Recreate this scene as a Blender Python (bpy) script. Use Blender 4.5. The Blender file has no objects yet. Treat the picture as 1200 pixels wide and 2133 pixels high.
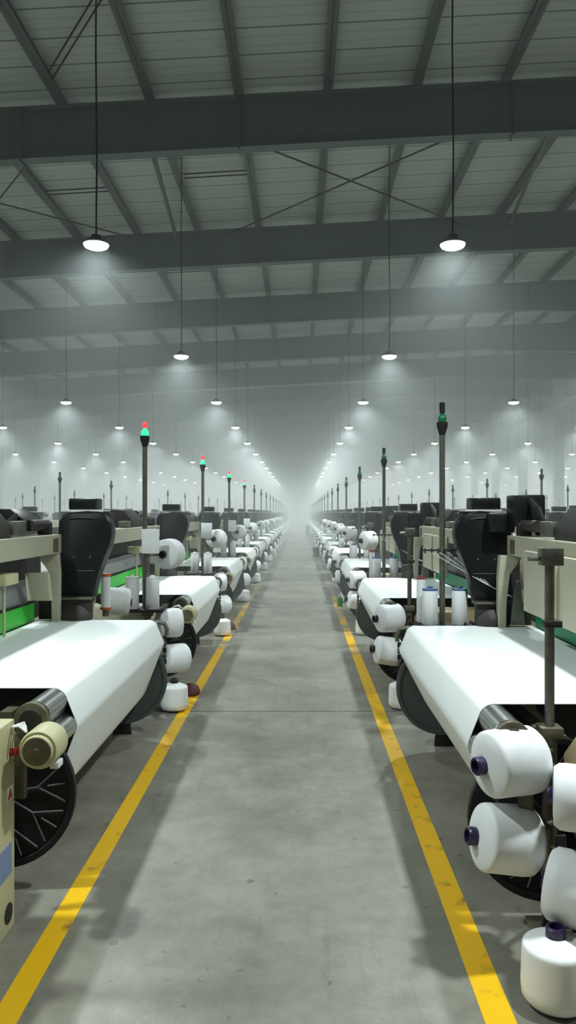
import bpy, bmesh, math, random
from mathutils import Vector, Matrix

random.seed(7)
PI = math.pi
sc = bpy.context.scene
COL = sc.collection

# ------------------------------------------------------------------ camera
F = 1600.0                        # focal length in pixels of the 1200 x 2133 frame
cam_d = bpy.data.cameras.new('camera')
cam = bpy.data.objects.new('camera', cam_d)
COL.objects.link(cam)
cam.location = (0, 0, 1.9)
cam.rotation_euler = (PI / 2, 0, 0)
cam_d.sensor_fit = 'VERTICAL'
cam_d.sensor_height = 36.0
cam_d.lens = F / 2133.0 * 36.0
cam_d.shift_x = -26.0 / 2133.0
cam_d.shift_y = 1.5 / 2133.0
cam_d.clip_start = 0.05
cam_d.clip_end = 400
sc.camera = cam

# ------------------------------------------------------------------ materials
def lin(c):
    return tuple(((x / 255.0) / 12.92 if x / 255.0 <= 0.04045 else ((x / 255.0 + 0.055) / 1.055) ** 2.4) for x in c)

def mat(name, rgb, rough=0.5, metal=0.0, var=0.12, scale=8.0, bump=0.0, bscale=60.0, spec=0.5, emit=None, estr=0.0, stretch=None):
    m = bpy.data.materials.new(name)
    m.use_nodes = True
    nt = m.node_tree
    b = nt.nodes['Principled BSDF']
    c = lin(rgb)
    tc = nt.nodes.new('ShaderNodeTexCoord')
    mp = nt.nodes.new('ShaderNodeMapping')
    nt.links.new(tc.outputs['Object'], mp.inputs[0])
    if stretch:
        mp.inputs['Scale'].default_value = stretch
    n = nt.nodes.new('ShaderNodeTexNoise')
    n.inputs['Scale'].default_value = scale
    n.inputs['Detail'].default_value = 4
    nt.links.new(mp.outputs[0], n.inputs['Vector'])
    r = nt.nodes.new('ShaderNodeValToRGB')
    r.color_ramp.elements[0].position = 0.3
    r.color_ramp.elements[1].position = 0.7
    r.color_ramp.elements[0].color = tuple(x * (1 - var) for x in c) + (1,)
    r.color_ramp.elements[1].color = tuple(min(1, x * (1 + var * 0.6)) for x in c) + (1,)
    nt.links.new(n.outputs['Fac'], r.inputs[0])
    nt.links.new(r.outputs[0], b.inputs['Base Color'])
    b.inputs['Roughness'].default_value = rough
    b.inputs['Metallic'].default_value = metal
    b.inputs['Specular IOR Level'].default_value = spec
    if emit:
        b.inputs['Emission Color'].default_value = lin(emit) + (1,)
        b.inputs['Emission Strength'].default_value = estr
        m.cycles.emission_sampling = 'NONE'
    if bump:
        n2 = nt.nodes.new('ShaderNodeTexNoise')
        n2.inputs['Scale'].default_value = bscale
        nt.links.new(mp.outputs[0], n2.inputs['Vector'])
        bp = nt.nodes.new('ShaderNodeBump')
        bp.inputs['Strength'].default_value = bump
        bp.inputs['Distance'].default_value = 0.01
        nt.links.new(n2.outputs['Fac'], bp.inputs['Height'])
        nt.links.new(bp.outputs[0], b.inputs['Normal'])
    return m

M = {}
M['beige'] = mat('beige_paint', (182, 178, 156), 0.45, var=0.08, scale=5)
M['tan'] = mat('tan_paint', (150, 132, 100), 0.5, var=0.1, scale=5)
M['cream'] = mat('cream_paint', (196, 190, 150), 0.45, var=0.08, scale=4)
M['olive'] = mat('olive_metal', (104, 98, 78), 0.45, 0.3, var=0.2, scale=20)
M['black'] = mat('black_plastic', (15, 18, 19), 0.4, var=0.12, scale=6, spec=0.3)
M['rubber'] = mat('black_rubber', (16, 16, 16), 0.7, var=0.2)
M['dark'] = mat('dark_machine', (52, 48, 44), 0.55, 0.2, var=0.35, scale=14)
M['greydisc'] = mat('grey_flange', (86, 92, 92), 0.5, 0.3, var=0.08, scale=6)
M['rib'] = mat('rib_steel', (104, 104, 102), 0.4, 0.4, var=0.2)
M['chrome'] = mat('chrome_steel', (214, 216, 214), 0.26, 1.0, var=0.1, scale=3, stretch=(30, 0.3, 30))
M['steel'] = mat('dull_steel', (120, 118, 106), 0.42, 0.75, var=0.2, scale=25)
M['reed'] = mat('grey_reed', (150, 152, 152), 0.5, 0.2, var=0.06)
M['green'] = mat('green_sheet', (66, 205, 66), 0.42, var=0.12, scale=4)
M['teal'] = mat('teal_sheet', (0, 158, 104), 0.42, var=0.1, scale=4)
M['cloth'] = mat('white_cloth', (241, 244, 243), 0.62, var=0.015, scale=3, bump=0.08, bscale=5, spec=0.3)
M['yarn'] = mat('white_yarn', (240, 242, 243), 0.5, var=0.02, scale=30, bump=0.05, bscale=90, spec=0.4, stretch=(0.15, 0.15, 4))
M['purple'] = mat('purple_tube', (48, 30, 74), 0.35, var=0.1)
M['black_tube'] = mat('black_tube', (20, 20, 24), 0.45, var=0.1)
M['orange'] = mat('orange_tube', (196, 92, 36), 0.5)
M['redcap'] = mat('dark_red_tube', (138, 58, 50), 0.5)
M['bluecap'] = mat('blue_tube', (72, 104, 146), 0.5)
M['white'] = mat('white_paint', (228, 230, 228), 0.5, var=0.03)
M['paper'] = mat('white_paper', (230, 233, 231), 0.7, var=0.03)
M['red'] = mat('red_button', (176, 34, 40), 0.35)
M['maroon'] = mat('maroon_cover', (86, 28, 32), 0.6, var=0.25)
M['green_lit'] = mat('green_lens_lit', (40, 190, 100), 0.3, emit=(40, 255, 130), estr=2.2)
M['red_lit'] = mat('red_lens_lit', (190, 40, 40), 0.3, emit=(255, 60, 60), estr=1.6)
M['green_off'] = mat('green_lens', (30, 120, 74), 0.25)
M['blue_lit'] = mat('blue_lens_lit', (150, 150, 230), 0.3, emit=(170, 170, 255), estr=1.5)
M['bottle'] = mat('green_bottle', (40, 150, 70), 0.3)
M['lens'] = mat('lamp_lens', (240, 250, 246), 0.4, emit=(236, 255, 248), estr=14.0)
M['lampbody'] = mat('lamp_body', (70, 74, 74), 0.45, 0.4)
M['cable'] = mat('black_cable', (18, 20, 20), 0.6)
M['beam'] = mat('painted_steel', (80, 92, 92), 0.55, var=0.07, scale=1.2)
M['purlin'] = mat('galvanised_steel', (84, 92, 90), 0.5, 0.2, var=0.1, scale=2)
M['column'] = mat('pale_column_paint', (196, 202, 200), 0.6, var=0.05, scale=2)
M['wall'] = mat('pale_wall_sheet', (186, 192, 190), 0.6, var=0.05, scale=1)
M['blue_print'] = mat('blue_label', (120, 136, 176), 0.6, var=0.3, scale=160)

def roof_material():
    m = bpy.data.materials.new('roof_sheet')
    m.use_nodes = True
    nt = m.node_tree
    b = nt.nodes['Principled BSDF']
    tc = nt.nodes.new('ShaderNodeTexCoord')
    sp = nt.nodes.new('ShaderNodeSeparateXYZ')
    nt.links.new(tc.outputs['Object'], sp.inputs[0])
    def band(period, width):
        d = nt.nodes.new('ShaderNodeMath'); d.operation = 'DIVIDE'; d.inputs[1].default_value = period
        nt.links.new(sp.outputs['Y'], d.inputs[0])
        f = nt.nodes.new('ShaderNodeMath'); f.operation = 'FRACT'
        nt.links.new(d.outputs[0], f.inputs[0])
        l = nt.nodes.new('ShaderNodeMath'); l.operation = 'LESS_THAN'; l.inputs[1].default_value = width
        nt.links.new(f.outputs[0], l.inputs[0])
        return l
    l1, l2 = band(0.9, 0.05), band(0.3, 0.12)
    n = nt.nodes.new('ShaderNodeTexNoise')
    n.inputs['Scale'].default_value = 0.5
    nt.links.new(tc.outputs['Object'], n.inputs['Vector'])
    r = nt.nodes.new('ShaderNodeValToRGB')
    r.color_ramp.elements[0].color = lin((168, 177, 175)) + (1,)
    r.color_ramp.elements[1].color = lin((190, 198, 196)) + (1,)
    nt.links.new(n.outputs['Fac'], r.inputs[0])
    mx = nt.nodes.new('ShaderNodeMix'); mx.data_type = 'RGBA'
    mx.inputs[7].default_value = lin((84, 92, 90)) + (1,)
    s = nt.nodes.new('ShaderNodeMath'); s.operation = 'MULTIPLY_ADD'
    s.inputs[1].default_value = 0.7
    sm = nt.nodes.new('ShaderNodeMath'); sm.operation = 'MULTIPLY'; sm.inputs[1].default_value = 0.28
    nt.links.new(l2.outputs[0], sm.inputs[0])
    nt.links.new(l1.outputs[0], s.inputs[0]); nt.links.new(sm.outputs[0], s.inputs[2])
    nt.links.new(s.outputs[0], mx.inputs[0]); nt.links.new(r.outputs[0], mx.inputs[6])
    nt.links.new(mx.outputs[2], b.inputs['Base Color'])
    b.inputs['Roughness'].default_value = 0.6
    return m
M['roof'] = roof_material()

def floor_material():
    m = bpy.data.materials.new('polished_concrete')
    m.use_nodes = True
    nt = m.node_tree
    L = nt.links.new
    b = nt.nodes['Principled BSDF']
    tc = nt.nodes.new('ShaderNodeTexCoord')
    def noise(scale, detail=5, rough=0.6, stretch=None):
        n = nt.nodes.new('ShaderNodeTexNoise')
        n.inputs['Scale'].default_value = scale
        n.inputs['Detail'].default_value = detail
        n.inputs['Roughness'].default_value = rough
        if stretch:
            mp = nt.nodes.new('ShaderNodeMapping')
            mp.inputs['Scale'].default_value = stretch
            L(tc.outputs['Object'], mp.inputs[0]); L(mp.outputs[0], n.inputs['Vector'])
        else:
            L(tc.outputs['Object'], n.inputs['Vector'])
        return n
    def ramp(src, p0, c0, p1, c1):
        r = nt.nodes.new('ShaderNodeValToRGB')
        r.color_ramp.elements[0].position = p0; r.color_ramp.elements[0].color = c0
        r.color_ramp.elements[1].position = p1; r.color_ramp.elements[1].color = c1
        L(src, r.inputs[0]); return r
    def mix(fac, a, bb, mode='MIX'):
        x = nt.nodes.new('ShaderNodeMix'); x.data_type = 'RGBA'; x.blend_type = mode
        if isinstance(fac, float): x.inputs[0].default_value = fac
        else: L(fac, x.inputs[0])
        L(a, x.inputs[6]); L(bb, x.inputs[7]); return x
    base = ramp(noise(0.9, 7, 0.72).outputs['Fac'], 0.34, lin((114, 112, 101)) + (1,), 0.66, lin((150, 147, 134)) + (1,))
    fine = ramp(noise(9.0, 8, 0.7).outputs['Fac'], 0.3, (0.72, 0.72, 0.72, 1), 0.65, (1, 1, 1, 1))
    a = mix(0.8, base.outputs[0], fine.outputs[0], 'MULTIPLY')
    scr = ramp(noise(3.0, 3, 0.5, (7, 0.35, 1)).outputs['Fac'], 0.30, (0.78, 0.78, 0.78, 1), 0.40, (1, 1, 1, 1))
    a2 = mix(0.5, a.outputs[2], scr.outputs[0], 'MULTIPLY')
    spots = ramp(noise(14.0, 2, 0.4).outputs['Fac'], 0.25, (0.35, 0.35, 0.34, 1), 0.30, (1, 1, 1, 1))
    a3 = mix(0.7, a2.outputs[2], spots.outputs[0], 'MULTIPLY')
    L(a3.outputs[2], b.inputs['Base Color'])
    rr = ramp(noise(1.6, 5).outputs['Fac'], 0.3, (0.30, 0.30, 0.30, 1), 0.7, (0.52, 0.52, 0.52, 1))
    L(rr.outputs[0], b.inputs['Roughness'])
    bp = nt.nodes.new('ShaderNodeBump'); bp.inputs['Strength'].default_value = 0.12; bp.inputs['Distance'].default_value = 0.01
    L(noise(30, 5).outputs['Fac'], bp.inputs['Height']); L(bp.outputs[0], b.inputs['Normal'])
    return m
M['floor'] = floor_material()

def line_material():
    m = bpy.data.materials.new('worn_yellow_paint')
    m.use_nodes = True
    nt = m.node_tree
    L = nt.links.new
    b = nt.nodes['Principled BSDF']
    tc = nt.nodes.new('ShaderNodeTexCoord')
    n = nt.nodes.new('ShaderNodeTexNoise'); n.inputs['Scale'].default_value = 7; n.inputs['Detail'].default_value = 7
    L(tc.outputs['Object'], n.inputs['Vector'])
    r = nt.nodes.new('ShaderNodeValToRGB')
    r.color_ramp.elements[0].position = 0.27; r.color_ramp.elements[0].color = lin((150, 112, 46)) + (1,)
    r.color_ramp.elements[1].position = 0.40; r.color_ramp.elements[1].color = lin((236, 184, 8)) + (1,)
    L(n.outputs['Fac'], r.inputs[0])
    n2 = nt.nodes.new('ShaderNodeTexNoise'); n2.inputs['Scale'].default_value = 1.1; n2.inputs['Detail'].default_value = 6
    n2.inputs['Roughness'].default_value = 0.7
    L(tc.outputs['Object'], n2.inputs['Vector'])
    sp = nt.nodes.new('ShaderNodeSeparateXYZ'); L(tc.outputs['Object'], sp.inputs[0])
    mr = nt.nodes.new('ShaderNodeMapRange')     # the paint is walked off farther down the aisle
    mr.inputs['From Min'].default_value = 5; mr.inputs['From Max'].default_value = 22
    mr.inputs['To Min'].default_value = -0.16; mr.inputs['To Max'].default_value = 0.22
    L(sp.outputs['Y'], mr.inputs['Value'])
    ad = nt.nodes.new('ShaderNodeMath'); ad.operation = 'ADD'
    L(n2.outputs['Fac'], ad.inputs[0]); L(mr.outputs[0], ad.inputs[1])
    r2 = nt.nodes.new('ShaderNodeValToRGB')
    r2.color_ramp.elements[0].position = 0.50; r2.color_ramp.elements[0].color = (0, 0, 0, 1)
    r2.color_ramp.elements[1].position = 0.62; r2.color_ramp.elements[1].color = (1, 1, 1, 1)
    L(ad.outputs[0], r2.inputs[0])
    mx = nt.nodes.new('ShaderNodeMix'); mx.data_type = 'RGBA'
    L(r2.outputs[0], mx.inputs[0]); L(r.outputs[0], mx.inputs[6])
    mx.inputs[7].default_value = lin((150, 146, 132)) + (1,)
    L(mx.outputs[2], b.inputs['Base Color'])
    b.inputs['Roughness'].default_value = 0.45
    return m
M['line'] = line_material()

# ------------------------------------------------------------------ mesh helpers
class B:
    """Collects shapes in local (u, y, z); s mirrors u into +x or -x."""
    def __init__(self, s=1):
        self.bm = bmesh.new()
        self.s = s
    def _v(self, p):
        return self.bm.verts.new((p[0], p[1], p[2]))
    def box(self, u0, u1, y0, y1, z0, z1, bev=0.0):
        r = bmesh.ops.create_cube(self.bm, size=1.0)
        vs = r['verts']
        for v in vs:
            v.co = ((u0 + u1) / 2 + v.co.x * (u1 - u0), (y0 + y1) / 2 + v.co.y * (y1 - y0), (z0 + z1) / 2 + v.co.z * (z1 - z0))
        if bev:
            es = list({e for v in vs for e in v.link_edges})
            bmesh.ops.bevel(self.bm, geom=es, offset=bev, segments=2, affect='EDGES', profile=0.5)
        return self
    def tube(self, pts, r, n=8, caps=True):
        pts = [Vector(p) for p in pts]
        rs = r if isinstance(r, (list, tuple)) else [r] * len(pts)
        rings = []
        up = None
        for i, p in enumerate(pts):
            a = pts[max(i - 1, 0)]; b = pts[min(i + 1, len(pts) - 1)]
            d = (b - a).normalized()
            if up is None:
                up = Vector((0, 0, 1)) if abs(d.z) < 0.9 else Vector((1, 0, 0))
            x = d.cross(up).normalized(); y = x.cross(d).normalized(); up = y
            rings.append([self._v(p + (x * math.cos(t) + y * math.sin(t)) * rs[i]) for t in [2 * PI * k / n for k in range(n)]])
        for a, b in zip(rings, rings[1:]):
            for k in range(n):
                self.bm.faces.new((a[k], a[(k + 1) % n], b[(k + 1) % n], b[k]))
        if caps:
            self.bm.faces.new(rings[0][::-1]); self.bm.faces.new(rings[-1])
        return self
    def cyl(self, p, q, r, r2=None, n=16):
        return self.tube([p, q], [r, r if r2 is None else r2], n)
    def lathe(self, p, d, prof, n=24):
        """prof: (distance along d, radius) pairs; closes to a point where radius is 0."""
        p = Vector(p); d = Vector(d).normalized()
        up = Vector((0, 0, 1)) if abs(d.z) < 0.9 else Vector((1, 0, 0))
        x = d.cross(up).normalized(); y = x.cross(d)
        prev = None
        for t, r in prof:
            c = p + d * t
            ring = [self._v(c)] if r <= 1e-6 else [self._v(c + (x * math.cos(a) + y * math.sin(a)) * r) for a in [2 * PI * k / n for k in range(n)]]
            if prev:
                if len(prev) == 1 and len(ring) > 1:
                    for k in range(n): self.bm.faces.new((prev[0], ring[(k + 1) % n], ring[k]))
                elif len(ring) == 1 and len(prev) > 1:
                    for k in range(n): self.bm.faces.new((prev[k], prev[(k + 1) % n], ring[0]))
                elif len(ring) > 1:
                    for k in range(n): self.bm.faces.new((prev[k], prev[(k + 1) % n], ring[(k + 1) % n], ring[k]))
            prev = ring
        return self
    def prism(self, poly, y0, y1, bev=0.0):
        """polygon in (u, z) extruded along y"""
        a = [self._v((u, y0, z)) for u, z in poly]
        b = [self._v((u, y1, z)) for u, z in poly]
        fs = [self.bm.faces.new(a), self.bm.faces.new(b[::-1])]
        n = len(poly)
        for k in range(n):
            self.bm.faces.new((a[k], b[k], b[(k + 1) % n], a[(k + 1) % n]))
        if bev:
            es = [e for f in fs for e in f.edges]
            bmesh.ops.bevel(self.bm, geom=es, offset=bev, segments=2, affect='EDGES', profile=0.5)
        return self
    def prism_u(self, poly, u0, u1):
        """polygon in (y, z) extruded along u"""
        a = [self._v((u0, y, z)) for y, z in poly]
        b = [self._v((u1, y, z)) for y, z in poly]
        self.bm.faces.new(a); self.bm.faces.new(b[::-1])
        n = len(poly)
        for k in range(n):
            self.bm.faces.new((a[k], b[k], b[(k + 1) % n], a[(k + 1) % n]))
        return self
    def sheet(self, prof, y0, y1, th=0.003, ny=6):
        """thin sheet following a (u, z) profile, between y0 and y1; a closed shell of thickness th"""
        n = len(prof)
        nor = []
        for i in range(n):
            a = Vector(prof[max(i - 1, 0)]); b = Vector(prof[min(i + 1, n - 1)])
            d = (b - a).normalized(); nor.append(Vector((-d.y, d.x)))
        ys = [y0 + (y1 - y0) * k / ny for k in range(ny + 1)]
        top = [[self._v((p[0], y, p[1])) for y in ys] for p in prof]
        bot = [[self._v((p[0] + q.x * th, y, p[1] + q.y * th)) for y in ys] for p, q in zip(prof, nor)]
        for i in range(n - 1):
            for k in range(ny):
                self.bm.faces.new((top[i][k], top[i][k + 1], top[i + 1][k + 1], top[i + 1][k]))
                self.bm.faces.new((bot[i][k], bot[i + 1][k], bot[i + 1][k + 1], bot[i][k + 1]))
            self.bm.faces.new((top[i][0], top[i + 1][0], bot[i + 1][0], bot[i][0]))
            self.bm.faces.new((top[i][ny], bot[i][ny], bot[i + 1][ny], top[i + 1][ny]))
        for k in range(ny):
            self.bm.faces.new((top[0][k], bot[0][k], bot[0][k + 1], top[0][k + 1]))
            self.bm.faces.new((top[-1][k], top[-1][k + 1], bot[-1][k + 1], bot[-1][k]))
        return self
    def obj(self, name, m, parent=None, smooth=True, loc=None):
        if self.s < 0:
            for v in self.bm.verts: v.co.x = -v.co.x
        bmesh.ops.recalc_face_normals(self.bm, faces=self.bm.faces[:])
        me = bpy.data.meshes.new(name)
        self.bm.to_mesh(me); self.bm.free()
        me.materials.append(m)
        if smooth:
            me.polygons.foreach_set('use_smooth', [True] * len(me.polygons))
            me.set_sharp_from_angle(angle=math.radians(38))
        o = bpy.data.objects.new(name, me)
        COL.objects.link(o)
        if parent: o.parent = parent
        if loc: o.location = loc
        return o

def tag(o, label=None, cat=None, group=None, kind=None):
    for k, v in (('label', label), ('category', cat), ('group', group), ('kind', kind)):
        if v: o[k] = v
        elif k in o.keys(): del o[k]
    return o

def empty(name, loc=(0, 0, 0)):
    o = bpy.data.objects.new(name, None)
    o.empty_display_size = 0.1
    o.location = loc
    COL.objects.link(o)
    return o

KIDS = {}
def children(o):
    return [c for c in o.children]

def copy_tree(o, parent=None):
    c = o.copy()
    COL.objects.link(c)
    c.parent = parent
    for ch in children(o):
        copy_tree(ch, c)
    return c

class Proto:
    """builds the first one; later calls copy it with its parts"""
    def __init__(self, fn): self.fn, self.o = fn, None
    def __call__(self):
        if self.o is None:
            self.o = self.fn(); return self.o
        return copy_tree(self.o)

ORD = ['zeroth', 'first', 'second', 'third', 'fourth', 'fifth', 'sixth', 'seventh', 'eighth', 'ninth', 'tenth', 'eleventh', 'twelfth',
       'thirteenth', 'fourteenth', 'fifteenth', 'sixteenth', 'seventeenth', 'eighteenth', 'nineteenth', 'twentieth', 'twenty-first',
       'twenty-second', 'twenty-third', 'twenty-fourth']

# ------------------------------------------------------------------ the hall
Y0, Y1 = -7.0, 112.0
XL, XR = -22.6, 31.0
RIDGE = 16.6
SL = 0.054
def beam_top(x):
    return 11.35 + SL * x if x <= RIDGE else 11.35 + SL * (2 * RIDGE - x)
BEAM_Y = [17.4 + 8 * k for k in range(-3, 12)]

b = B(); b.box(XL - 0.5, XR + 0.5, Y0, Y1, -0.2, 0.0)
tag(b.obj('floor', M['floor'], smooth=False), kind='structure')
b = B()
b.prism([(XL - .5, beam_top(XL - .5) + .28), (RIDGE, beam_top(RIDGE) + .28), (XR + .5, beam_top(XR + .5) + .28),
         (XR + .5, beam_top(XR + .5) + .36), (RIDGE, beam_top(RIDGE) + .36), (XL - .5, beam_top(XL - .5) + .36)], Y0, Y1)
tag(b.obj('ceiling', M['roof'], smooth=False), kind='structure')
for nm, (x0, x1, y0, y1) in {'wall_left': (XL - .7, XL - .5, Y0, Y1), 'wall_right': (XR + .5, XR + .7, Y0, Y1),
                             'wall_far': (XL - .7, XR + .7, Y1, Y1 + .2), 'wall_near': (XL - .7, XR + .7, Y0 - .2, Y0)}.items():
    b = B(); b.box(x0, x1, y0, y1, -.2, 12.6)
    tag(b.obj(nm, M['wall'], smooth=False), kind='structure')

# main roof beams: welded I section, deepening at the column line
def make_beam(y):
    b = B()
    seg = [XL, -6.0, 4.0, 10.0, RIDGE, 23.0, XR]
    dep = {XL: 1.35, -6.0: 1.15, 4.0: 1.15, 10.0: 1.2, RIDGE: 1.75, 23.0: 1.2, XR: 1.35}
    up = [(x, beam_top(x)) for x in seg]; lo = [(x, beam_top(x) - dep[x]) for x in seg]
    b.prism(up + lo[::-1], y - .012, y + .012)
    for z_ in (up, lo):
        b.prism([(x, z + .012) for x, z in z_] + [(x, z - .012) for x, z in z_][::-1], y - .16, y + .16)
    for x in (-17, -11.5, -6.3, -1.38, 4.8, 10.0, 15.2, 22.0):     # splice plates and stiffeners
        z = beam_top(x)
        b.box(x - .02, x + .02, y - .17, y + .17, z - 1.22, z + .0)
    o = b.obj('roof_beam', M['beam'], smooth=False)
    return tag(o, kind='structure')
for k, y in enumerate(BEAM_Y):
    if k == 0: beam0 = make_beam(0.0); beam0.location.y = y
    else:
        o = beam0.copy(); COL.objects.link(o); o.location.y = y

# purlins: C sections along the hall
b = B(); b.box(-.02, .02, Y0 + .1, Y1 - .1, 0, .265); b.box(-.11, .11, Y0 + .1, Y1 - .1, 0, .02)
pur0 = None
x = .62 - 2.0 * 11
while x < XR:
    if pur0 is None:
        pur0 = tag(b.obj('roof_purlin', M['purlin'], smooth=False), kind='structure'); o = pur0
    else:
        o = pur0.copy(); COL.objects.link(o)
    o.location = (x, 0, beam_top(x) + .012)
    x += 2.0

# columns under the ridge beams and along the left wall
col0 = None
for y in BEAM_Y:
    for x, top in ((RIDGE, beam_top(RIDGE) - 1.74), (XL + .2, beam_top(XL) - 1.3), (XR - .2, beam_top(XR) - 1.3)):
        b = B()
        b.box(x - .3, x + .3, y - .008, y + .008, 0, top)
        b.box(x - .3, x - .28, y - .2, y + .2, 0, top); b.box(x + .28, x + .3, y - .2, y + .2, 0, top)
        b.box(x - .36, x + .36, y - .26, y + .26, 0, .03)
        tag(b.obj('steel_column', M['column'], smooth=False), kind='structure')

# bracing rods between the beams, conduit and sag rods under the roof
def rod(name, p, q, r, label, cat, m='cable', group=None):
    b = B(); b.cyl(p, q, r, n=6)
    return tag(b.obj(name, M[m]), label, cat, group)
rod('bracing_rod', (-1.2, 17.45, 10.35), (5.5, 25.35, 11.35), .022, 'bracing rod rising left to right in the crossed pair beyond the nearest beam', 'bracing rod')
rod('bracing_rod', (3.6, 17.45, 10.5), (-2.6, 25.35, 11.0), .022, 'bracing rod falling left to right in the crossed pair beyond the nearest beam', 'bracing rod')
rod('bracing_rod', (-5.9, 17.45, 10.2), (-11.2, 25.35, 10.7), .022, 'bracing rod just under the nearest roof beam at the left edge', 'bracing rod')
rod('bracing_rod', (-11.0, 17.45, 10.0), (-5.6, 25.35, 11.0), .022, 'thin dark bracing rod falling toward the lamp at upper left', 'bracing rod')
rod('conduit_pipe', (-3.55, 17.58, beam_top(-3.5) - .42), (-4.1, 25.24, beam_top(-4) - .12), .06, 'slim straight pipe under the roof between the first two beams, left of the middle', 'pipe', 'purlin')
rod('conduit_pipe', (6.0, 17.58, beam_top(6) - .3), (6.9, 25.24, beam_top(6.9) - .3), .06, 'slim straight pipe under the roof between the first two beams, at the right', 'pipe', 'purlin')
for y, xs, wh in ((13.6, -5.36, 'before the nearest roof beam'), (21.3, -3.36, 'between the first and second roof beams'), (21.9, -7.36, 'beyond the nearest roof beam, far left'),
                  (29.5, -5.36, 'between the second and third roof beams')):
    for k, w in ((0, 'front'), (1, 'rear')):
        rod('sag_rod', (xs + .1, y + .25 * k, beam_top(xs) + .12), (xs + 1.96, y + .25 * k, beam_top(xs + 2) + .12), .02,
            f'{w} of two thin sag rods linking purlins {wh}', 'sag rod')
for k, w in ((0, 'lower'), (1, 'upper')):
    rod('brace_strut', (-5.3 + .0, 16.4 - .25 * k, beam_top(-5.3) + .1), (-3.45, 13.75 - .25 * k, beam_top(-3.4) + .1), .02,
        f'{w} one of two thin diagonal struts between two purlins near the top left', 'strut')

# cable tray along the column line
ct = empty('cable_tray', (15.4, 62, 8.2))
b = B(); b.box(-.25, -.23, -30, 30, 0, .12); b.box(.23, .25, -30, 30, 0, .12)
for k in range(60): b.box(-.23, .23, -29.5 + k, -29.4 + k, 0, .03)
b.obj('tray_ladder', M['column'], ct, smooth=False)
for k in range(-3, 4):
    b = B(); b.cyl((0, k * 8 + 3.4, .05), (0, k * 8 + 3.4, 3.9), .02, n=6); b.obj('hanger', M['purlin'], ct)
tag(ct, 'pale cable tray hung high along the line of columns at the right', 'cable tray')

# floor markings
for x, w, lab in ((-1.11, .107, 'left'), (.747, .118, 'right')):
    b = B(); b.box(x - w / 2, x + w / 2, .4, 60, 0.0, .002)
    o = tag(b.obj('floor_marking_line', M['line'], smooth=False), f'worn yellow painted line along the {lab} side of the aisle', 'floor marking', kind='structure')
# saw-cut joints of the slab
for y in (7.35, 15.4, 23.4, 31.4):
    b = B(); b.box(-1.6, 1.5, y - .006, y + .006, 0, .0012)
    tag(b.obj('floor_joint_line', M['dark'], smooth=False), kind='structure')

# haze of the wet weaving hall: thin in the near bays, thicker toward the far end
def haze_slab(y0, y1, dens, label):
    hz = bpy.data.materials.new('haze')
    hz.use_nodes = True
    nt = hz.node_tree
    for n in list(nt.nodes):
        if n.type != 'OUTPUT_MATERIAL': nt.nodes.remove(n)
    vs = nt.nodes.new('ShaderNodeVolumeScatter')
    vs.inputs['Color'].default_value = (0.93, 0.99, 0.995, 1)
    vs.inputs['Density'].default_value = dens
    vs.inputs['Anisotropy'].default_value = 0.0
    out = [n for n in nt.nodes if n.type == 'OUTPUT_MATERIAL'][0]
    nt.links.new(vs.outputs[0], out.inputs['Volume'])
    b = B(); b.box(XL - .8, XR + .8, y0, y1 - .002, -.25, 13.5)
    tag(b.obj('haze', hz, smooth=False), label, 'haze', kind='stuff')
HZ = [(Y0 - .3, 8.0, .0006, 'barely visible haze around the nearest looms'), (8.0, 16.0, .0115, 'faint haze around the nearest pair of lamps'),
      (16.0, 26.0, .013, 'light haze around the second pair of lamps'), (26.0, 42.0, .02, 'haze in the middle bays of the hall'),
      (42.0, Y1 + .3, .032, 'thick white haze filling the far end of the hall')]
for h in HZ: haze_slab(*h)

# ------------------------------------------------------------------ lamps
LAMP_Z = 5.8
POWER = 190.0
light_d = bpy.data.lights.new('lamp_light', 'AREA')
light_d.shape = 'DISK'; light_d.size = 0.3; light_d.energy = POWER; light_d.spread = math.radians(146); light_d.color = (0.885, 1.0, 1.0)

def make_lamp():
    r = empty('high_bay_lamp')
    b = B(); b.lathe((0, 0, 0), (0, 0, 1), [(0.0, .172), (.03, .178), (.05, .165), (.075, .11), (.1, .085), (.14, .07), (.15, .02), (.16, .0)], 28)
    b.obj('housing', M['lampbody'], r)
    b = B(); b.lathe((0, 0, -.004), (0, 0, 1), [(-.06, 0), (-.055, .07), (-.04, .125), (-.02, .165), (.012, .182)], 28)
    b.obj('lens', M['lens'], r)
    b = B(); b.tube([(0, 0, .15), (.01, 0, 1.2), (-.006, .004, 2.6), (.004, 0, 4.2), (0, 0, 5.2)], .013, 6)
    b.obj('suspension_cable', M['cable'], r)
    l = bpy.data.objects.new('lamp_light', light_d); COL.objects.link(l); l.parent = r; l.location = (0, 0, -.07)
    return r
lamp = Proto(make_lamp)
ROWS = [(-2.98, 'left', 1), (-8.3, 'left', 2), (-13.65, 'left', 3), (-19.0, 'left', 4),
        (2.22, 'right', 1), (7.55, 'right', 2), (12.8, 'right', 3), (18.1, 'right', 4), (23.4, 'right', 5), (28.7, 'right', 6)]
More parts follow.
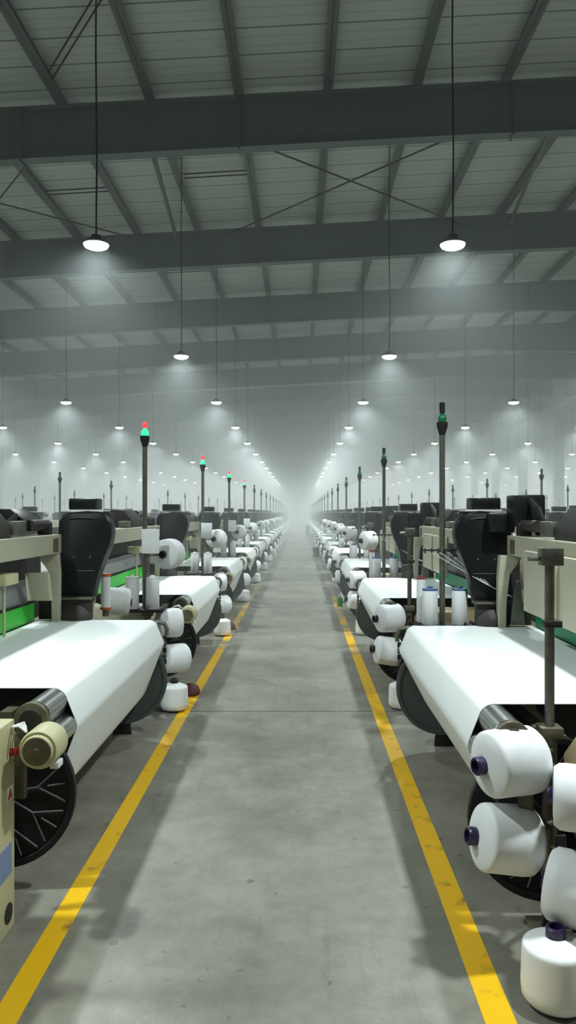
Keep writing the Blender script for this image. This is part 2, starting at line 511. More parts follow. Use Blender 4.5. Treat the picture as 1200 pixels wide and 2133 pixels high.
for x, side, rk in ROWS:
    for i in range(-1, 13):
        y = 11.2 + 8 * i
        if i < 0 and rk > 2: continue
        o = lamp()
        o.location = (x, y, LAMP_Z)
        row = f'{ORD[rk]} lamp row {side} of aisle'
        inview = abs(x) < y * .42
        # the cable ends at the roof sheet
        for c in o.children:
            if c.name.startswith('suspension_cable'):
                c.scale.z = (beam_top(x) + .25 - LAMP_Z) / 5.2
        n = i + 1
        if n >= 1 and (n <= 7 or (rk == 1 and n <= 9)):
            tag(o, f'{ORD[n]} round hanging lamp from the near end of the {row}', 'lamp')
        elif n < 1:
            tag(o, f'lamp hanging above the viewpoint, out of frame, in the {row}', 'lamp')
        else:
            tag(o, f'small far lamp in the haze, {row}', 'lamp', f'far lamps of the {row}')

# ------------------------------------------------------------------ looms
W = 2.5
ROLL = {-1: .225, 1: .18}
def arc(c, r, a0, a1, n):
    return [(c[0] + r * math.cos(math.radians(a0 + (a1 - a0) * k / n)), c[1] + r * math.sin(math.radians(a0 + (a1 - a0) * k / n))) for k in range(n + 1)]

UC, UR = (.122, .924), .073
LC, LR = (.064, .805), .063
RC = (.36, .49)
def cloth_profile(s):
    r2 = ROLL[s]
    d = Vector((RC[0] - LC[0], RC[1] - LC[1]))
    ang = math.degrees(math.atan2(d.y, d.x)) - math.degrees(math.acos((LR - r2) / d.length))
    t = ang % 360
    p = [(1.05, 1.0), (.8, .9998), (.5, .9996), (.3, .9992)]
    p += arc(UC, UR + .002, 90, 150, 6)
    p += arc(LC, LR + .002, 158, t, 6)
    p += arc(RC, r2 + .003, t, t + 25, 3)
    return p

def cover_poly():
    return [(.80, 1.09), (.68, 1.10), (.645, 1.16), (.60, 1.36), (.545, 1.50), (.50, 1.62), (.478, 1.72), (.486, 1.80), (.52, 1.865), (.58, 1.905),
            (.68, 1.915), (.82, 1.905), (.90, 1.88), (.935, 1.82), (.94, 1.60), (.93, 1.40), (.945, 1.24), (.94, 1.16), (.86, 1.13)]

def make_loom(s, lod):
    r = empty('weaving_loom')
    near, far = -.06, W + .06
    seg = {0: 32, 1: 16, 2: 8}[lod]
    # cloth
    b = B(s); b.sheet(cloth_profile(s) if lod < 2 else cloth_profile(s)[::2] + [cloth_profile(s)[-1]], 0, W, .003, 6 if lod == 0 else 1)
    cl = b.obj('cloth', M['cloth'], r)
    if lod < 2:
        b = B(s); b.lathe((RC[0], 0.0, RC[1]), (0, 1, 0), [(0, 0), (0, ROLL[s]), (W, ROLL[s]), (W, 0)], seg)
        b.obj('cloth_roll', M['cloth'], r)
        for y, d in ((near - .03, -1), (far, 1)):
            b = B(s)
            b.lathe((RC[0], y, RC[1]), (0, 1, 0), [(.012, 0), (.012, .345), (-.004, .35), (-.004, .378), (.03, .378), (.03, .355), (.02, .345), (.02, 0)], 40 if lod == 0 else 20)
            f = b.obj('beam_flange', M['rubber'] if d < 0 else M['greydisc'], r)
            if lod == 0:
                b = B(s)
                for k in range(9):
                    a = 2 * PI * k / 9 + .2
                    for da, r0, r1 in ((.0, .07, .19), (.5, .19, .33), (-.5, .19, .33), (0, .24, .33)):
                        a1 = a + da * .55
                        p = (RC[0] + r0 * math.cos(a), y + (.004 if d < 0 else .024), RC[1] + r0 * math.sin(a))
                        q = (RC[0] + r1 * math.cos(a1), y + (.004 if d < 0 else .024), RC[1] + r1 * math.sin(a1))
                        b.cyl(p, q, .005, n=5)
                b.obj('rib_pattern', M['rib'], f)
                b = B(s); b.lathe((RC[0], y - .05 if d < 0 else y + .02, RC[1]), (0, 1, 0), [(0, 0), (0, .05), (.06, .06), (.06, 0)], 16)
                b.obj('hub', M['dark'], f)
        for c, rr, y0, nm in ((UC, UR, -.27, 'take_up_roller'), (LC, LR, -.25, 'press_roller')):
            b = B(s); b.lathe((c[0], y0, c[1]), (0, 1, 0), [(0, 0), (0, rr), (W - y0 + .05, rr), (W - y0 + .05, 0)], seg)
            ro = b.obj(nm, M['chrome'], r)
            if lod == 0 and c is LC:
                b = B(s); b.lathe((c[0], -.285, c[1]), (0, 1, 0), [(0, 0), (0, .058), (.04, .06), (.04, 0)], 20); b.obj('seal_ring', M['rubber'], ro)
    # housings at both ends
    b = B(s)
    hz1 = .93
    u0 = .38
    b.prism([(u0, .62), (u0, hz1 - .1), (u0 + .07, hz1), (1.9, hz1), (1.9, .12), (u0 + .25, .12), (u0 + .1, .3)], -.62, -.2, .01 if lod == 0 else 0)
    b.obj('end_housing', M['beige'] if s < 0 else M['tan'], r)
    b = B(s)
    b.prism([(.4, .5), (.4, .84), (.47, .93), (1.9, .93), (1.9, .1), (.6, .1)], W + .12, W + .5, .01 if lod == 0 else 0)
    b.obj('end_housing', M['beige'], r)
    # overhead beam with its brackets
    b = B(s); b.box(.85, 1.06, -.9, W - .02, 1.565, 1.72, .008 if lod == 0 else 0)
    b.obj('top_beam', M['beige'], r)
    # covers
    b = B(s); b.prism(cover_poly(), W + .16, W + .34, .02 if lod == 0 else 0)
    cv = b.obj('drive_cover', M['black'], r)
    b = B(s)
    if s > 0: b.box(.88, 1.12, W - .14, W + .12, 1.79, 2.04, .015 if lod == 0 else 0)
    else: b.prism([(.95, 1.76), (.95, 1.84), (1.06, 1.93), (1.25, 1.93), (1.25, 1.76)], W - .6, W - .25, .012 if lod == 0 else 0)
    db = b.obj('dobby_box', M['black'], r)
    b = B(s); b.box(1.12, 1.9, -.25, W + .1, .3, .97); b.box(1.2, 1.5, -.1, W + .5, .97, 1.62)
    b.obj('warp_frame', M['dark'], r, smooth=False)
    if lod < 2:
        b = B(s); b.box(1.075, 1.09, 0.0, W - .03, 1.0, 1.155)
        b.obj('green_sheet', M['green'] if s < 0 else M['teal'], r, smooth=False)
        b = B(s); b.prism([(1.1, 1.155), (1.14, 1.34), (1.16, 1.34), (1.12, 1.155)], 0.0, W - .05)
        rd = b.obj('reed_panel', M['reed'], r, smooth=False)
        b = B(s)
        for k in range(40): b.box(1.068, 1.10, .03 + k * .062, .065 + k * .062, 1.15, 1.172)
        b.obj('comb_tooth_pattern', M['rubber'], rd, smooth=False)
        b = B(s); b.lathe((1.75, -.1, .62), (0, 1, 0), [(0, 0), (0, .36), (.03, .36), (.03, .25), (W + .1, .25), (W + .1, .36), (W + .13, .36), (W + .13, 0)], seg)
        b.obj('warp_beam', M['greydisc'], r)
        b = B(s); b.box(.52, .92, W + .36, W + .44, 1.70, 1.9, .01)   # small cover plate behind
        b.obj('rear_plate', M['dark'], cv)
        b = B(s); b.box(.62, .86, W + .2, W + .42, 1.925, 2.025, .014); b.obj('cap_box', M['black'], cv)
        b = B(s); b.box(.56, .92, W + .18, W + .46, 1.912, 1.926); b.obj('cap_plate', M['white'], cv)
        if s > 0:
            b = B(s); b.box(.72, .93, W + .02, W + .14, 1.74, 1.90, .02); b.obj('side_box', M['black'], r)
    if lod == 0:
        # screws and lip on the drive cover
        b = B(s)
        for u in (.66, .80):
            b.lathe((u, W + .155, 1.52), (0, 1, 0), [(0, 0), (0, .009), (.01, .009)], 10)
        b.obj('cover_screws', M['steel'], cv)
        b = B(s); b.tube([(.60, W + .158, 1.845), (.66, W + .156, 1.855), (.78, W + .156, 1.855), (.84, W + .158, 1.845)], .006, 6)
        b.obj('cover_lip', M['black'], cv)
        b = B(s); b.tube([(.62, W + .158, 1.40), (.88, W + .158, 1.40)], .004, 6); b.obj('cover_seam', M['black'], cv)
        # overhead beam brackets
        b = B(s); sh = .0 if s < 0 else -.085
        b.prism([(u_ + sh, z_) for u_, z_ in [(.86, 1.565), (1.02, 1.565), (1.0, 1.50), (.93, 1.42), (.91, 1.2), (.91, .93), (.85, .93), (.85, 1.40)]], W - .1, W - .02, .006)
        b.obj('beam_bracket', M['beige'], r)
        b = B(s); b.prism([(.86, 1.565), (1.06, 1.565), (1.06, .93), (.98, .93), (.92, 1.25)], -.62, -.5, .006)
        b.obj('beam_bracket', M['beige'], r)
        b = B(s); b.box(.846, .852, W - .24, W - .12, 1.58, 1.69); b.obj('beam_slot', M['olive'], r)
        # cables beside the dobby box
        b = B(s)
        for k in range(7):
            y = W - .2 - .035 * k if s > 0 else W - .7 - .04 * k
            zt = (2.0 if s > 0 else 1.88) - .012 * k
            b.tube([(1.05, y + .2, zt - .01), (1.0, y + .05, zt), (1.0, y, zt - .05), (1.02, y - .02, 1.82), (1.04, y, 1.73)], .02, 6)
        b.obj('cable_bundle', M['rubber'], db)
        b = B(s); b.cyl((.95, W - .5, 1.80), (.95, W - .1, 1.80), .045, n=14); b.box(.9, 1.0, W - .18, W - .1, 1.72, 1.82, .006)
        b.obj('drive_shaft', M['dark'], r)
        # sloping unit on the beam near the middle
        b = B(s); b.prism([(.9, 1.72), (.9, 1.8), (1.0, 1.93), (1.25, 1.95), (1.25, 1.72)], .9, 1.5, .01)
        b.obj('selector_unit', M['dark'], r)
        b = B(s); b.box(.88, .93, 1.5, 1.75, 1.74, 1.84, .01); b.obj('selector_terminal', M['steel'], r)
        b = B(s); b.box(.9, 1.0, .6, .85, 1.73, 1.8, .01); b.obj('selector_terminal', M['steel'], r)
        # front panel and small fittings
        if s > 0:
            b = B(s); b.box(.80, .845, .4, 1.86, 1.20, 1.63, .008); b.box(.78, .80, 1.1, 1.11, 1.2, 1.62)
            b.obj('front_panel', M['beige'], r)
            b = B(s); b.prism([(.86, 1.02), (.9, 1.36), (.94, 1.36), (.98, 1.02)], W - .08, W - .04, .004); b.obj('guide_plate', M['steel'], r)
        else:
            b = B(s); b.prism([(.84, 1.2), (.86, 1.42), (1.04, 1.42), (1.02, 1.2)], W - .35, W - .28, .005); b.obj('front_panel', M['beige'], r)
            b = B(s); b.cyl((1.0, 1.62, 1.0), (1.0, 1.62, 1.38), .012, n=8); b.box(.92, 1.08, 1.45, 1.7, 1.38, 1.46, .01); b.obj('feeler_stand', M['cream'], r)
        # weft feeder ring near the camera end
        if s > 0:
          b = B(s); b.tube([(.9 + .07 * math.cos(t), .78, 1.36 + .07 * math.sin(t)) for t in [PI * 2 * k / 20 for k in range(21)]], .016, 8)
          b.cyl((.84, .78, 1.3), (.84, .78, 1.02), .012, n=8)
          b.obj('weft_feeder', M['white'], r)
        # gear case beside the far cloth edge
        b = B(s); b.box(.62, 1.06, W + .03, W + .11, 1.0, 1.17, .006); b.obj('gear_case', M['dark'], r)
        g = b = B(s); b.box(.60, 1.08, W - .0, W + .12, 1.17, 1.185, .004); b.obj('gear_case_top', M['steel'], r)
        b = B(s); b.lathe((.74, W + .04, 1.0), (0, -1, 0), [(0, .13), (.06, .13), (.1, .08), (.12, 0)], 20); b.obj('gear_dome', M['dark'], r)
        # brackets and motor at the near end of the rollers
        b = B(s)
        poly = arc(UC, .08, -20, 165, 10) + [(.03, .86)] + arc((.05, .80), .058, 165, 330, 8) + [(.12, .80), (.19, .84)]
        b.prism(poly, -.33, -.29, .006)
        b.box(.15, .21, -.33, -.29, .55, .86, .004)
        br = b.obj('roller_bracket', M['olive'], r)
        b = B(s); b.lathe((UC[0], -.345, UC[1]), (0, 1, 0), [(0, 0), (0, .05), (.02, .055), (.02, 0)], 20); b.obj('bearing_cap', M['dark'], br)
        if s < 0:
          b = B(s); b.lathe((.015, -.56, .845), (0, 1, 0), [(0, 0), (0, .065), (.015, .07), (.015, .082), (.03, .088), (.17, .088), (.2, .07), (.235, .062), (.235, 0)], 28)
          mo = b.obj('drive_motor', M['cream'], br)
          b = B(s); b.lathe((.015, -.568, .845), (0, 1, 0), [(0, 0), (0, .012), (.002, .014), (.004, .062), (.012, .066), (.016, 0)], 24); b.obj('motor_cap', M['olive'], mo)
          b = B(s); b.box(-.05, -.01, -.46, -.39, .735, .765, .003); b.obj('motor_tag', M['paper'], mo)
          b = B(s)
          for k in range(3): b.tube([(.08 + .012 * k, -.5 + .03 * k, .915), (.12, -.48 + .03 * k, .935), (.17, -.44, .92), (.24, -.4, .88)], .006, 6)
          b.obj('motor_wires', M['paper'], mo)
        # far end: hooked lever and perforated chain strip
        b = B(s); b.tube([(.16, W + .08, .95), (.08, W + .13, .965), (.02, W + .14, .95), (-.005, W + .14, .90), (.0, W + .14, .85)], .018, 8)
        hk = b.obj('hooked_lever', M['steel'], r)
        for k in range(5):
            b2 = B(s); b2.box(.0, .03, W + .13, W + .15, .845 - .05 * k - .045, .845 - .05 * k, .006)
            b2.obj('chain_link', M['rubber'] if k % 2 == 0 else M['steel'], hk)
        # inside dark bar under the cloth and feet
        b = B(s); b.box(.3, .36, -.1, W + .1, .86, .9); b.obj('breast_bar', M['olive'], r)
        for y in (-.45, W + .25):
            b = B(s); b.box(.62, .78, y - .08, y + .08, 0, .13, .01); b.obj('foot', M['cream'], r)
            b = B(s); b.box(1.5, 1.66, y - .08, y + .08, 0, .13, .01); b.obj('foot', M['cream'], r)
        for y in (-.12, W + .16):
            b = B(s); b.prism([(.3, 0), (.46, 0), (.41, .44), (.35, .44)], y - .03, y, .003); b.obj('roll_cradle', M['dark'], r)
    else:
        for y in (-.45, W + .25):
            b = B(s); b.box(.62, 1.66, y - .08, y + .08, 0, .13); b.obj('foot', M['cream'], r)
    return r

looms = {(s, l): Proto(lambda s=s, l=l: make_loom(s, l)) for s in (-1, 1) for l in (0, 1, 2)}

# signal towers with their bobbin tray
def make_tower(s, lit, lod, tray=True):
    r = empty('signal_tower')
    z1 = 2.56
    b = B(s); b.cyl((0, 0, .93), (0, 0, z1), .024, n=10 if lod < 2 else 6); p = b.obj('pole', M['steel'], r)
    b = B(s); b.lathe((0, 0, z1 - .02), (0, 0, 1), [(0, 0), (0, .022), (.012, .024), (.085, .046), (.12, .046), (.12, .03), (.13, 0)], 14)
    b.obj('lamp_socket', M['rubber'], r)
    if lod < 2 or lit:
        b = B(s); b.lathe((0, 0, z1 + .10), (0, 0, 1), [(0, .03), (.02, .037), (.045, .034), (.065, .022), (.075, .008), (.075, 0)], 14)
        b.obj('green_lens', M['green_lit'] if lit else M['green_off'], r)
        b = B(s); b.lathe((0, 0, z1 + .175), (0, 0, 1), [(0, 0), (0, .012), (.012, .022), (.04, .024), (.06, .018), (.065, 0)] if lit else [(0, 0), (0, .022), (.085, .024), (.09, .018), (.09, 0)], 14)
        b.obj('red_lens', M['red_lit'] if lit else M['rubber'], r)
    else:
        b = B(s); b.lathe((0, 0, z1 + .10), (0, 0, 1), [(0, 0), (0, .024), (.12, .024), (.12, 0)], 8); b.obj('unlit_lens', M['rubber'], r)
    if tray:
        b = B(s); b.box(-.2, .27, -.16, .16, .93, .955, .006 if lod == 0 else 0)
        if lod == 0:
            b.box(-.205, -.195, -.165, .165, .95, .975); b.box(.265, .275, -.165, .165, .95, .975)
        b.obj('bobbin_tray', M['rubber'], r)
    if lod == 0 and s > 0:
        b = B(s); b.cyl((-.16, 0, 1.585), (.2, 0, 1.585), .008, n=6)
        for k in range(7):
            u = -.15 + .055 * k
            b.tube([(u, .0, 1.585), (u, -.04, 1.60), (u, -.06, 1.585), (u, -.045, 1.565), (u, -.02, 1.57)], .006, 5)
        b.obj('thread_guide', M['rubber'], r)
        b = B(s)
        for k in range(4):
            b.tube([(-.1 + .07 * k, -.05, 1.57), (.3 + .02 * k, -.2, 1.33 - .01 * k), (.56 + .01 * k, -.3, 1.19)], .0022, 4)
        b.obj('yarn_thread_lines', M['yarn'], r)
    return r
towers = {(s, lit, l, t): Proto(lambda s=s, lit=lit, l=l, t=t: make_tower(s, lit, l, t)) for s in (-1, 1) for lit in (0, 1) for l in (0, 1, 2) for t in (True, False)}

# creel stands
def make_creel(s):
    r = empty('creel_stand')
    b = B(); b.cyl((0, 0, .8), (0, 0, 1.72), .022, n=14); b.obj('upper_post', M['steel'], r)
    b = B(); b.cyl((0, 0, .02), (0, 0, .92), .034, n=14); b.box(-.05, .05, -.05, .05, .88, .93, .004); b.obj('lower_post', M['olive'], r)
    b = B(); b.box(-.09, .09, -.09, .09, 0, .02, .004); b.obj('base_plate', M['olive'], r)
    if s > 0:
        b = B(); b.box(-.045, .055, -.035, .035, 1.66, 1.74, .004); b.cyl((-.1, -.01, 1.69), (-.03, -.01, 1.69), .012, n=8); b.obj('clamp', M['steel'], r)
        b = B(); b.box(-.03, .05, -.03, .03, 1.38, 1.41, .003); b.obj('clamp', M['dark'], r)
        for z, u in ((.83, -.1), (.50, -.13)):
            b = B(); b.cyl((0, -.03, z), (u, -.16, z), .013, n=8); b.obj('cone_arm', M['steel'], r)
        for z in (.76, .385):
            b = B(); b.cyl((0, -.03, z), (.07, -.3, z), .013, n=8); b.obj('cone_arm', M['steel'], r)
    else:
        for z in (.80, .45):
            b = B(); b.cyl((0, 0, z), (.13, .05, z), .013, n=8); b.obj('cone_arm', M['steel'], r)
        b = B(); b.cyl((0, 0, 1.48), (.1, .14, 1.48), .012, n=8); b.obj('cone_arm', M['steel'], r)
    return r
creels = {s: Proto(lambda s=s: make_creel(s)) for s in (-1, 1)}

# yarn packages
def make_cone(R, H, tube, lod, name='yarn_cone'):
    n = 40 if lod == 0 else 14
    b = B()
    b.lathe((0, 0, 0), (0, 0, 1), [(-H * .5 + .012, .03), (-H * .5, R * .55), (-H * .5 + .004, R * .86), (-H * .5 + .025, R * .98), (-H * .5 + .06, R * 1.0),
                                   (H * .5 - .05, R * .965), (H * .5 - .041, R * .955), (H * .5 - .034, R * .925), (H * .5 - .028, R * .86), (H * .5, R * .34), (H * .5 - .004, .03)], n)
    o = b.obj(name, M['yarn'])
    b = B()
    b.lathe((0, 0, 0), (0, 0, 1), [(-H * .5 - .02, .02), (-H * .5 - .02, .034), (-H * .5 + .02, .034), (-H * .5 + .02, .029), (H * .5 - .012, .029), (H * .5 - .012, .037), (H * .5 + .03, .039), (H * .5 + .036, .034), (H * .5 + .036, .026), (H * .5 - .02, .022)], n // 2)
    b.obj('cone_tube', M[tube], o)
    return o
cones = {(k, l): Proto(lambda k=k, l=l: make_cone(*{'arm': (.145, .27), 'floor': (.132, .25), 'pole': (.155, .24)}[k[0]], k[1], l))
         for k in (('arm', 'purple'), ('floor', 'purple'), ('arm', 'black_tube'), ('floor', 'black_tube'), ('pole', 'black_tube')) for l in (0, 1)}
def make_bobbin(cap, R, H, lod):
    n = 24 if lod == 0 else 10
    b = B(); b.lathe((0, 0, 0), (0, 0, 1), [(0.01, 0), (0.01, R * .9), (.02, R), (H - .012, R * .98), (H, R * .9), (H, 0)], n)
    o = b.obj('yarn_bobbin', M['yarn'])
    b = B(); b.lathe((0, 0, 0), (0, 0, 1), [(H - .002, 0), (H - .002, R * .97), (H + .012, R * .95), (H + .014, .025), (H + .03, .022), (H + .03, 0)], n)
    b.obj('bobbin_cap', M[cap], o)
    b = B(); b.lathe((0, 0, 0), (0, 0, 1), [(0, 0), (0, R * .95), (.012, R * .95), (.012, 0)], n); b.obj('bobbin_base', M[cap], o)
    return o
bobbins = {(c, l): Proto(lambda c=c, l=l: make_bobbin(c, *((.066, .3) if c != 'redcap' else (.04, .38)), l)) for c in ('bluecap', 'redcap', 'white') for l in (0, 1)}

def put(o, loc, tip=None, label=None, cat=None, group=None):
    o.location = loc
    if tip: o.rotation_mode = 'QUATERNION'; o.rotation_quaternion = Vector(tip).to_track_quat('Z', 'Y')
    return tag(o, label, cat, group)

XF = {-1: -1.15, 1: .79}
YF = {-1: 3.95, 1: 3.62}
PITCH = 4.5
SIDE = {-1: 'left', 1: 'right'}
NROW = 22
for s in (-1, 1):
    sd = SIDE[s]
    far_g = lambda what: f'far {what} {sd} of the aisle'
    for i in range(0, NROW + 1):
        y0 = YF[s] + PITCH * (i - 1)
        lod = 0 if 1 <= i <= 4 else (1 if i <= 10 else 2)
        lc = 0 if i <= 4 else 1
        x0 = XF[s]
        o = looms[(s, lod)]()
        o.location = (x0, y0, 0)
        of = f'{ORD[i]} loom {sd} of the aisle'
        near = 1 <= i <= 10
        def lab(text, farwhat, cat):
            """own label while one can still count the loom, else one shared label in a group"""
            if near: return dict(label=f'{text} {of}', cat=cat)
            return dict(label=f'{farwhat} far down the row {sd} of the aisle', cat=cat, group=f'{farwhat} far {sd} of the aisle')
        if i == 0:
            tag(o, f'weaving loom beside the viewpoint, {sd} of the aisle, shading the floor in front', 'loom')
        elif near:
            tag(o, f'{ORD[i]} weaving loom along the {sd} side of the aisle, white cloth on its roller', 'loom')
        else:
            tag(o, f'small hazy white-clothed loom far down the {sd} side of the aisle', 'loom', f'far looms {sd} of the aisle')
        # signal tower with tray
        if s < 0: tx, ty = x0 - .39, y0 - .85
        else: tx, ty = x0 + .40, y0 + 2.83
        lit = 1 if (s < 0 and (2 <= i <= 5 or i >= 14)) else 0
        o = towers[(s, lit, min(lod, 2), True)]()
        o.location = (tx, ty, 0)
        if i == 0: tag(o, f'signal tower beside the viewpoint, {sd} of the aisle', 'signal light')
        else:
            w = 'signal pole with lit green and red lamps at' if lit else 'unlit dark signal pole at'
            tag(o, **dict(zip(('label', 'cat', 'group'), [lab(w, ('lit green' if lit else 'dark') + ' signal pole', 'signal light').get(k) for k in ('label', 'cat', 'group')])))
        if i == 0 and s < 0: continue
        # bobbins on the tray
        if i >= 1 and i <= 14:
            k = 0
            for dx, dy, c, wh in (((-.11, -.04, 'bluecap', 'outer'), (.14, -.03, 'bluecap', 'inner'), (-.16, .1, 'redcap', 'slim rear')) if s > 0 else
                                  ((-.085, -.04, 'white', 'outer'), (.12, -.02, 'white', 'inner'))):
                put(bobbins[(c, lc)](), (tx + dx * (1 if s > 0 else -1), ty + dy, .956),
                    **lab(f'{wh} white yarn bobbin on the tray of the', 'white yarn bobbin on a tray', 'yarn bobbin'))
        # creel with its cones
        if s < 0:
            if i < 2: continue
            cx, cy = x0 - .36, y0 - .87
            o = creels[s](); put(o, (cx, cy, 0), **lab('steel creel post at the near end of the', 'creel post', 'creel stand'))
            put(cones[(('arm', 'black_tube'), lc)](), (x0 - .17, y0 - .78, .80), (-.93, -.36, 0), **lab('upper white yarn cone on the creel of the', 'upper yarn cone', 'yarn cone'))
            put(cones[(('arm', 'black_tube'), lc)](), (x0 - .11, y0 - .80, .45), (-.8, -.6, .05), **lab('lower white yarn cone on the creel of the', 'lower yarn cone', 'yarn cone'))
            put(cones[(('floor', 'black_tube'), lc)](), (x0 - .06, y0 - 1.08, .145), (0, 0, 1), **lab('white yarn cone standing on the floor at the', 'yarn cone on the floor', 'yarn cone'))
            if i <= 12:
                put(cones[(('pole', 'black_tube'), lc)](), (x0 - .2, y0 - .62, 1.48), (-.25, -1, 0), **lab('white yarn cone high on the post of the', 'yarn cone high on a post', 'yarn cone'))
            if i <= 5:
                c = empty('paper_card', (x0 - .32, y0 - .92, 1.50))
                b = B(); b.box(-.085, .085, -.012, .012, 0, .24, .004); b.obj('sheet', M['paper'], c)
                b = B(); b.box(-.02, .02, .012, .03, .02, .22); b.obj('holder', M['steel'], c)
                put(c, c.location, **lab('white paper card on the post of the', 'paper card', 'card'))
            if i in (2, 3):
                b = B(); b.lathe((0, 0, 0), (0, 0, 1), [(0, 0), (0, .11), (.03, .12), (.08, .1), (.11, .05), (.12, 0)], 16)
                o = b.obj('foot_pedal_cover', M['maroon']); o.scale = (.85, 1, 1)
                put(o, (x0 - .0, y0 - .42, 0), **lab('dark red humped cover on the floor at the', 'red cover', 'floor cover'))
        else:
            cx, cy = x0 + .345, y0 - .12
            if i >= 1:
                o = creels[s](); put(o, (cx, cy, 0), **lab('steel creel post at the near end of the', 'creel post', 'creel stand'))
                tb = 'purple' if i == 1 else 'black_tube'
                put(cones[(('arm', tb), lc)](), (x0 + .105, y0 - .32, .83), (-.93, -.36, 0), **lab('upper aisle-side white cone on the creel of the', 'upper yarn cone', 'yarn cone'))
                put(cones[(('arm', tb), lc)](), (x0 + .085, y0 - .32, .50), (-.97, -.18, .15), **lab('lower aisle-side white cone on the creel of the', 'lower yarn cone', 'yarn cone'))
                if i == 1:
                    put(cones[(('floor', tb), lc)](), (x0 + .36, y0 - .52, .745), (.93, -.3, 0), **lab('upper inner white yarn cone behind the post of the', 'inner yarn cone', 'yarn cone'))
                    put(cones[(('arm', tb), lc)](), (x0 + .335, y0 - .55, .385), (.85, -.5, -.1), **lab('lower inner white yarn cone behind the post of the', 'inner yarn cone', 'yarn cone'))
                put(cones[(('floor', tb), lc)](), (x0 + .20, y0 - .64, .135), (0, 0, 1), **lab('white yarn cone standing on the floor at the', 'yarn cone on the floor', 'yarn cone'))
                if 3 <= i <= 8:
                    put(cones[(('pole', 'black_tube'), lc)](), (x0 + .3, y0 - .2, 1.45), (-.9, -.45, 0), **lab('white yarn cone high on the post of the', 'yarn cone high on a post', 'yarn cone'))

    # rows behind, of which only heads and signal towers show
    for k in range(1, 5):
        for i in range(0, NROW + 1):
            y0 = YF[s] + PITCH * (i - 1)
            x0 = XF[s] + s * 3.66 * k
            if y0 + 2.6 < 2.45 * abs(x0): continue
            o = looms[(s, 2 if (k > 1 or i > 6) else 1)]()
            o.location = (x0, y0, 0)
            n = i - int((2.45 * abs(XF[s] + s * 3.66 * k) - 2.6 - YF[s]) / PITCH + .999)
            rowt = f'{ORD[k + 1]} loom row {sd} of aisle'
            if n <= 3 and k <= 2:
                tag(o, f'nearest loom in view of the {rowt}' if n == 0 else f'{ORD[n]} loom behind the nearest one of the {rowt}', 'loom')
            else:
                tag(o, f'hazy distant loom top in the {rowt}', 'loom', f'distant looms of the {rowt}')
            lit = (s < 0 and k == 2 and n == 0)
            o = towers[(s, 0, 2, False)]()
            o.location = (x0 + (.39 * s if s < 0 else .40), y0 + (-.85 if s < 0 else 2.83), 0)
            if n <= 3 and k <= 2:
                tag(o, f'thin signal pole, {"nearest" if n == 0 else ORD[n] + " behind the nearest"} in the {rowt}', 'signal light')
            else:
                tag(o, f'distant thin signal pole in the {rowt}', 'signal light', f'distant signal poles of the {rowt}')

# ------------------------------------------------------------------ single things
# control cabinet at the near end of the first left loom
c = empty('control_cabinet', (-1.32, 2.75, 0))
b = B(); b.box(-.195, 0, 0, .8, .0, .95, .008); b.obj('cabinet_body', M['cream'], c)
b = B(); b.lathe((0, .745, .86 - .05), (1, 0, 0), [(0, .018), (.012, .018), (.012, .012), (.022, .012), (.022, .022), (.034, .022), (.036, 0)], 16); b.obj('stop_button', M['red'], c)
b = B(); b.box(0, .003, .70, .765, .60, .66); b.obj('warning_label', M['paper'], c)
b = B(); b.prism_u([(.705, .605), (.76, .605), (.733, .655)], .003, .005); b.obj('warning_triangle', M['red'], c)
b = B(); b.box(0, .003, .55, .755, .26, .40); b.obj('printed_label', M['blue_print'], c)
b = B(); b.lathe((0, .72, .09), (1, 0, 0), [(0, .045), (.003, .045), (.004, .0)], 20); o = b.obj('cable_hole', M['rubber'], c); o.scale = (1, 1, 1)
for y, z in ((.785, .76), (.785, .58)):
    b = B(); b.lathe((0, y, z), (1, 0, 0), [(0, .004), (.003, .004), (.003, 0)], 8); b.obj('screw', M['dark'], c)
tag(c, 'cream control cabinet with red stop button at the near end of the left looms', 'cabinet')

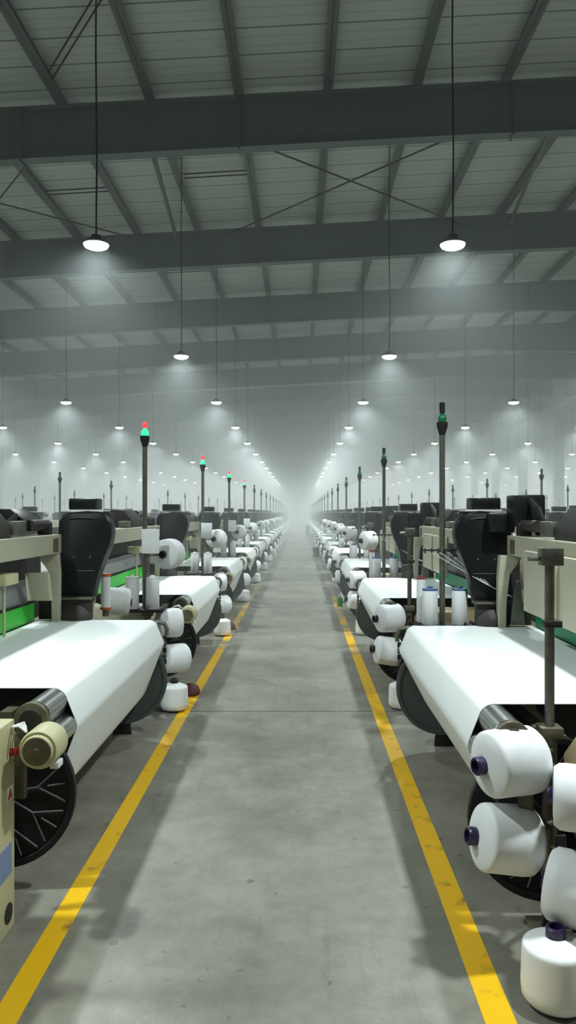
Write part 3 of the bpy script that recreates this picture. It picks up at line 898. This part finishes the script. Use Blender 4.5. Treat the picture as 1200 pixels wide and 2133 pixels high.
# orange capped bobbin and the lying cone behind the first left loom
c = empty('pirn_bobbin', (-1.77, 6.98, .96))
b = B(); b.cyl((0, 0, 0), (0, 0, .06), .03, n=12); b.obj('spindle', M['olive'], c)
b = B(); b.lathe((0, 0, .06), (0, 0, 1), [(0.02, 0), (.02, .042), (.31, .042), (.31, 0)], 20); b.obj('yarn', M['yarn'], c)
for z in (.06, .365):
    b = B(); b.lathe((0, 0, z), (0, 0, 1), [(0, 0), (0, .05), (.022, .05), (.022, 0)], 20); b.obj('flange', M['orange'], c)
tag(c, 'slim white bobbin with orange end flanges beside the black cover', 'yarn bobbin')
put(cones[(('floor', 'black_tube'), 0)](), (-1.74, 7.25, 1.065), (-.9, -.3, .1), 'white yarn cone lying behind the orange-flanged bobbin', 'yarn cone')

# green bottle and slim dark bins at the right edge of the aisle
c = empty('green_bottle', (.80, 15.6, 0))
b = B(); b.lathe((0, 0, 0), (0, 0, 1), [(0, 0), (0, .05), (.01, .055), (.15, .055), (.19, .03), (.2, .02)], 18); b.obj('bottle_body', M['bottle'], c)
b = B(); b.lathe((0, 0, .2), (0, 0, 1), [(0, .022), (.04, .022), (.042, 0)], 12); b.obj('bottle_cap', M['white'], c)
tag(c, 'small green bottle standing on the yellow line right of the aisle', 'bottle')
for (x, y, h, lab_) in ((.58, 61.0, .85, 'slim dark bin on the aisle floor far off, close to the vanishing point'), (.69, 33.2, .4, 'short dark bin on the floor beside the right-hand looms, halfway along')):
    c = empty('waste_bin', (x, y, 0))
    b = B(); b.lathe((0, 0, 0), (0, 0, 1), [(0, 0), (0, .13), (.02, .13), (h, .16), (h, .15), (h - .03, .14)], 18); b.obj('bin_body', M['black'], c)
    b = B(); b.lathe((0, 0, 0), (0, 0, 1), [(0, .2), (.03, .2), (.04, .13)], 18); b.obj('bin_foot', M['steel'], c)
    tag(c, lab_, 'bin')

# ------------------------------------------------------------------ world and render look
w = bpy.data.worlds.new('world'); sc.world = w
w.use_nodes = True
w.node_tree.nodes['Background'].inputs[0].default_value = (0.5, 0.55, 0.55, 1)
w.node_tree.nodes['Background'].inputs[1].default_value = 0.02

sc.view_settings.view_transform = 'Standard'
sc.view_settings.look = 'None'
sc.view_settings.exposure = 0.0
sc.view_settings.gamma = 1.0
sc.view_settings.use_curve_mapping = False
sc.cycles.use_denoising = True
sc.cycles.use_light_tree = True
sc.cycles.max_bounces = 5
sc.cycles.diffuse_bounces = 3
sc.cycles.glossy_bounces = 2
sc.cycles.volume_bounces = 2
sc.cycles.adaptive_threshold = 0.04
sc.cycles.sample_clamp_direct = 24.0
sc.cycles.time_limit = 1200
sc.cycles.transmission_bounces = 2
sc.cycles.caustics_reflective = False
sc.cycles.caustics_refractive = False
sc.cycles.sample_clamp_indirect = 4.0
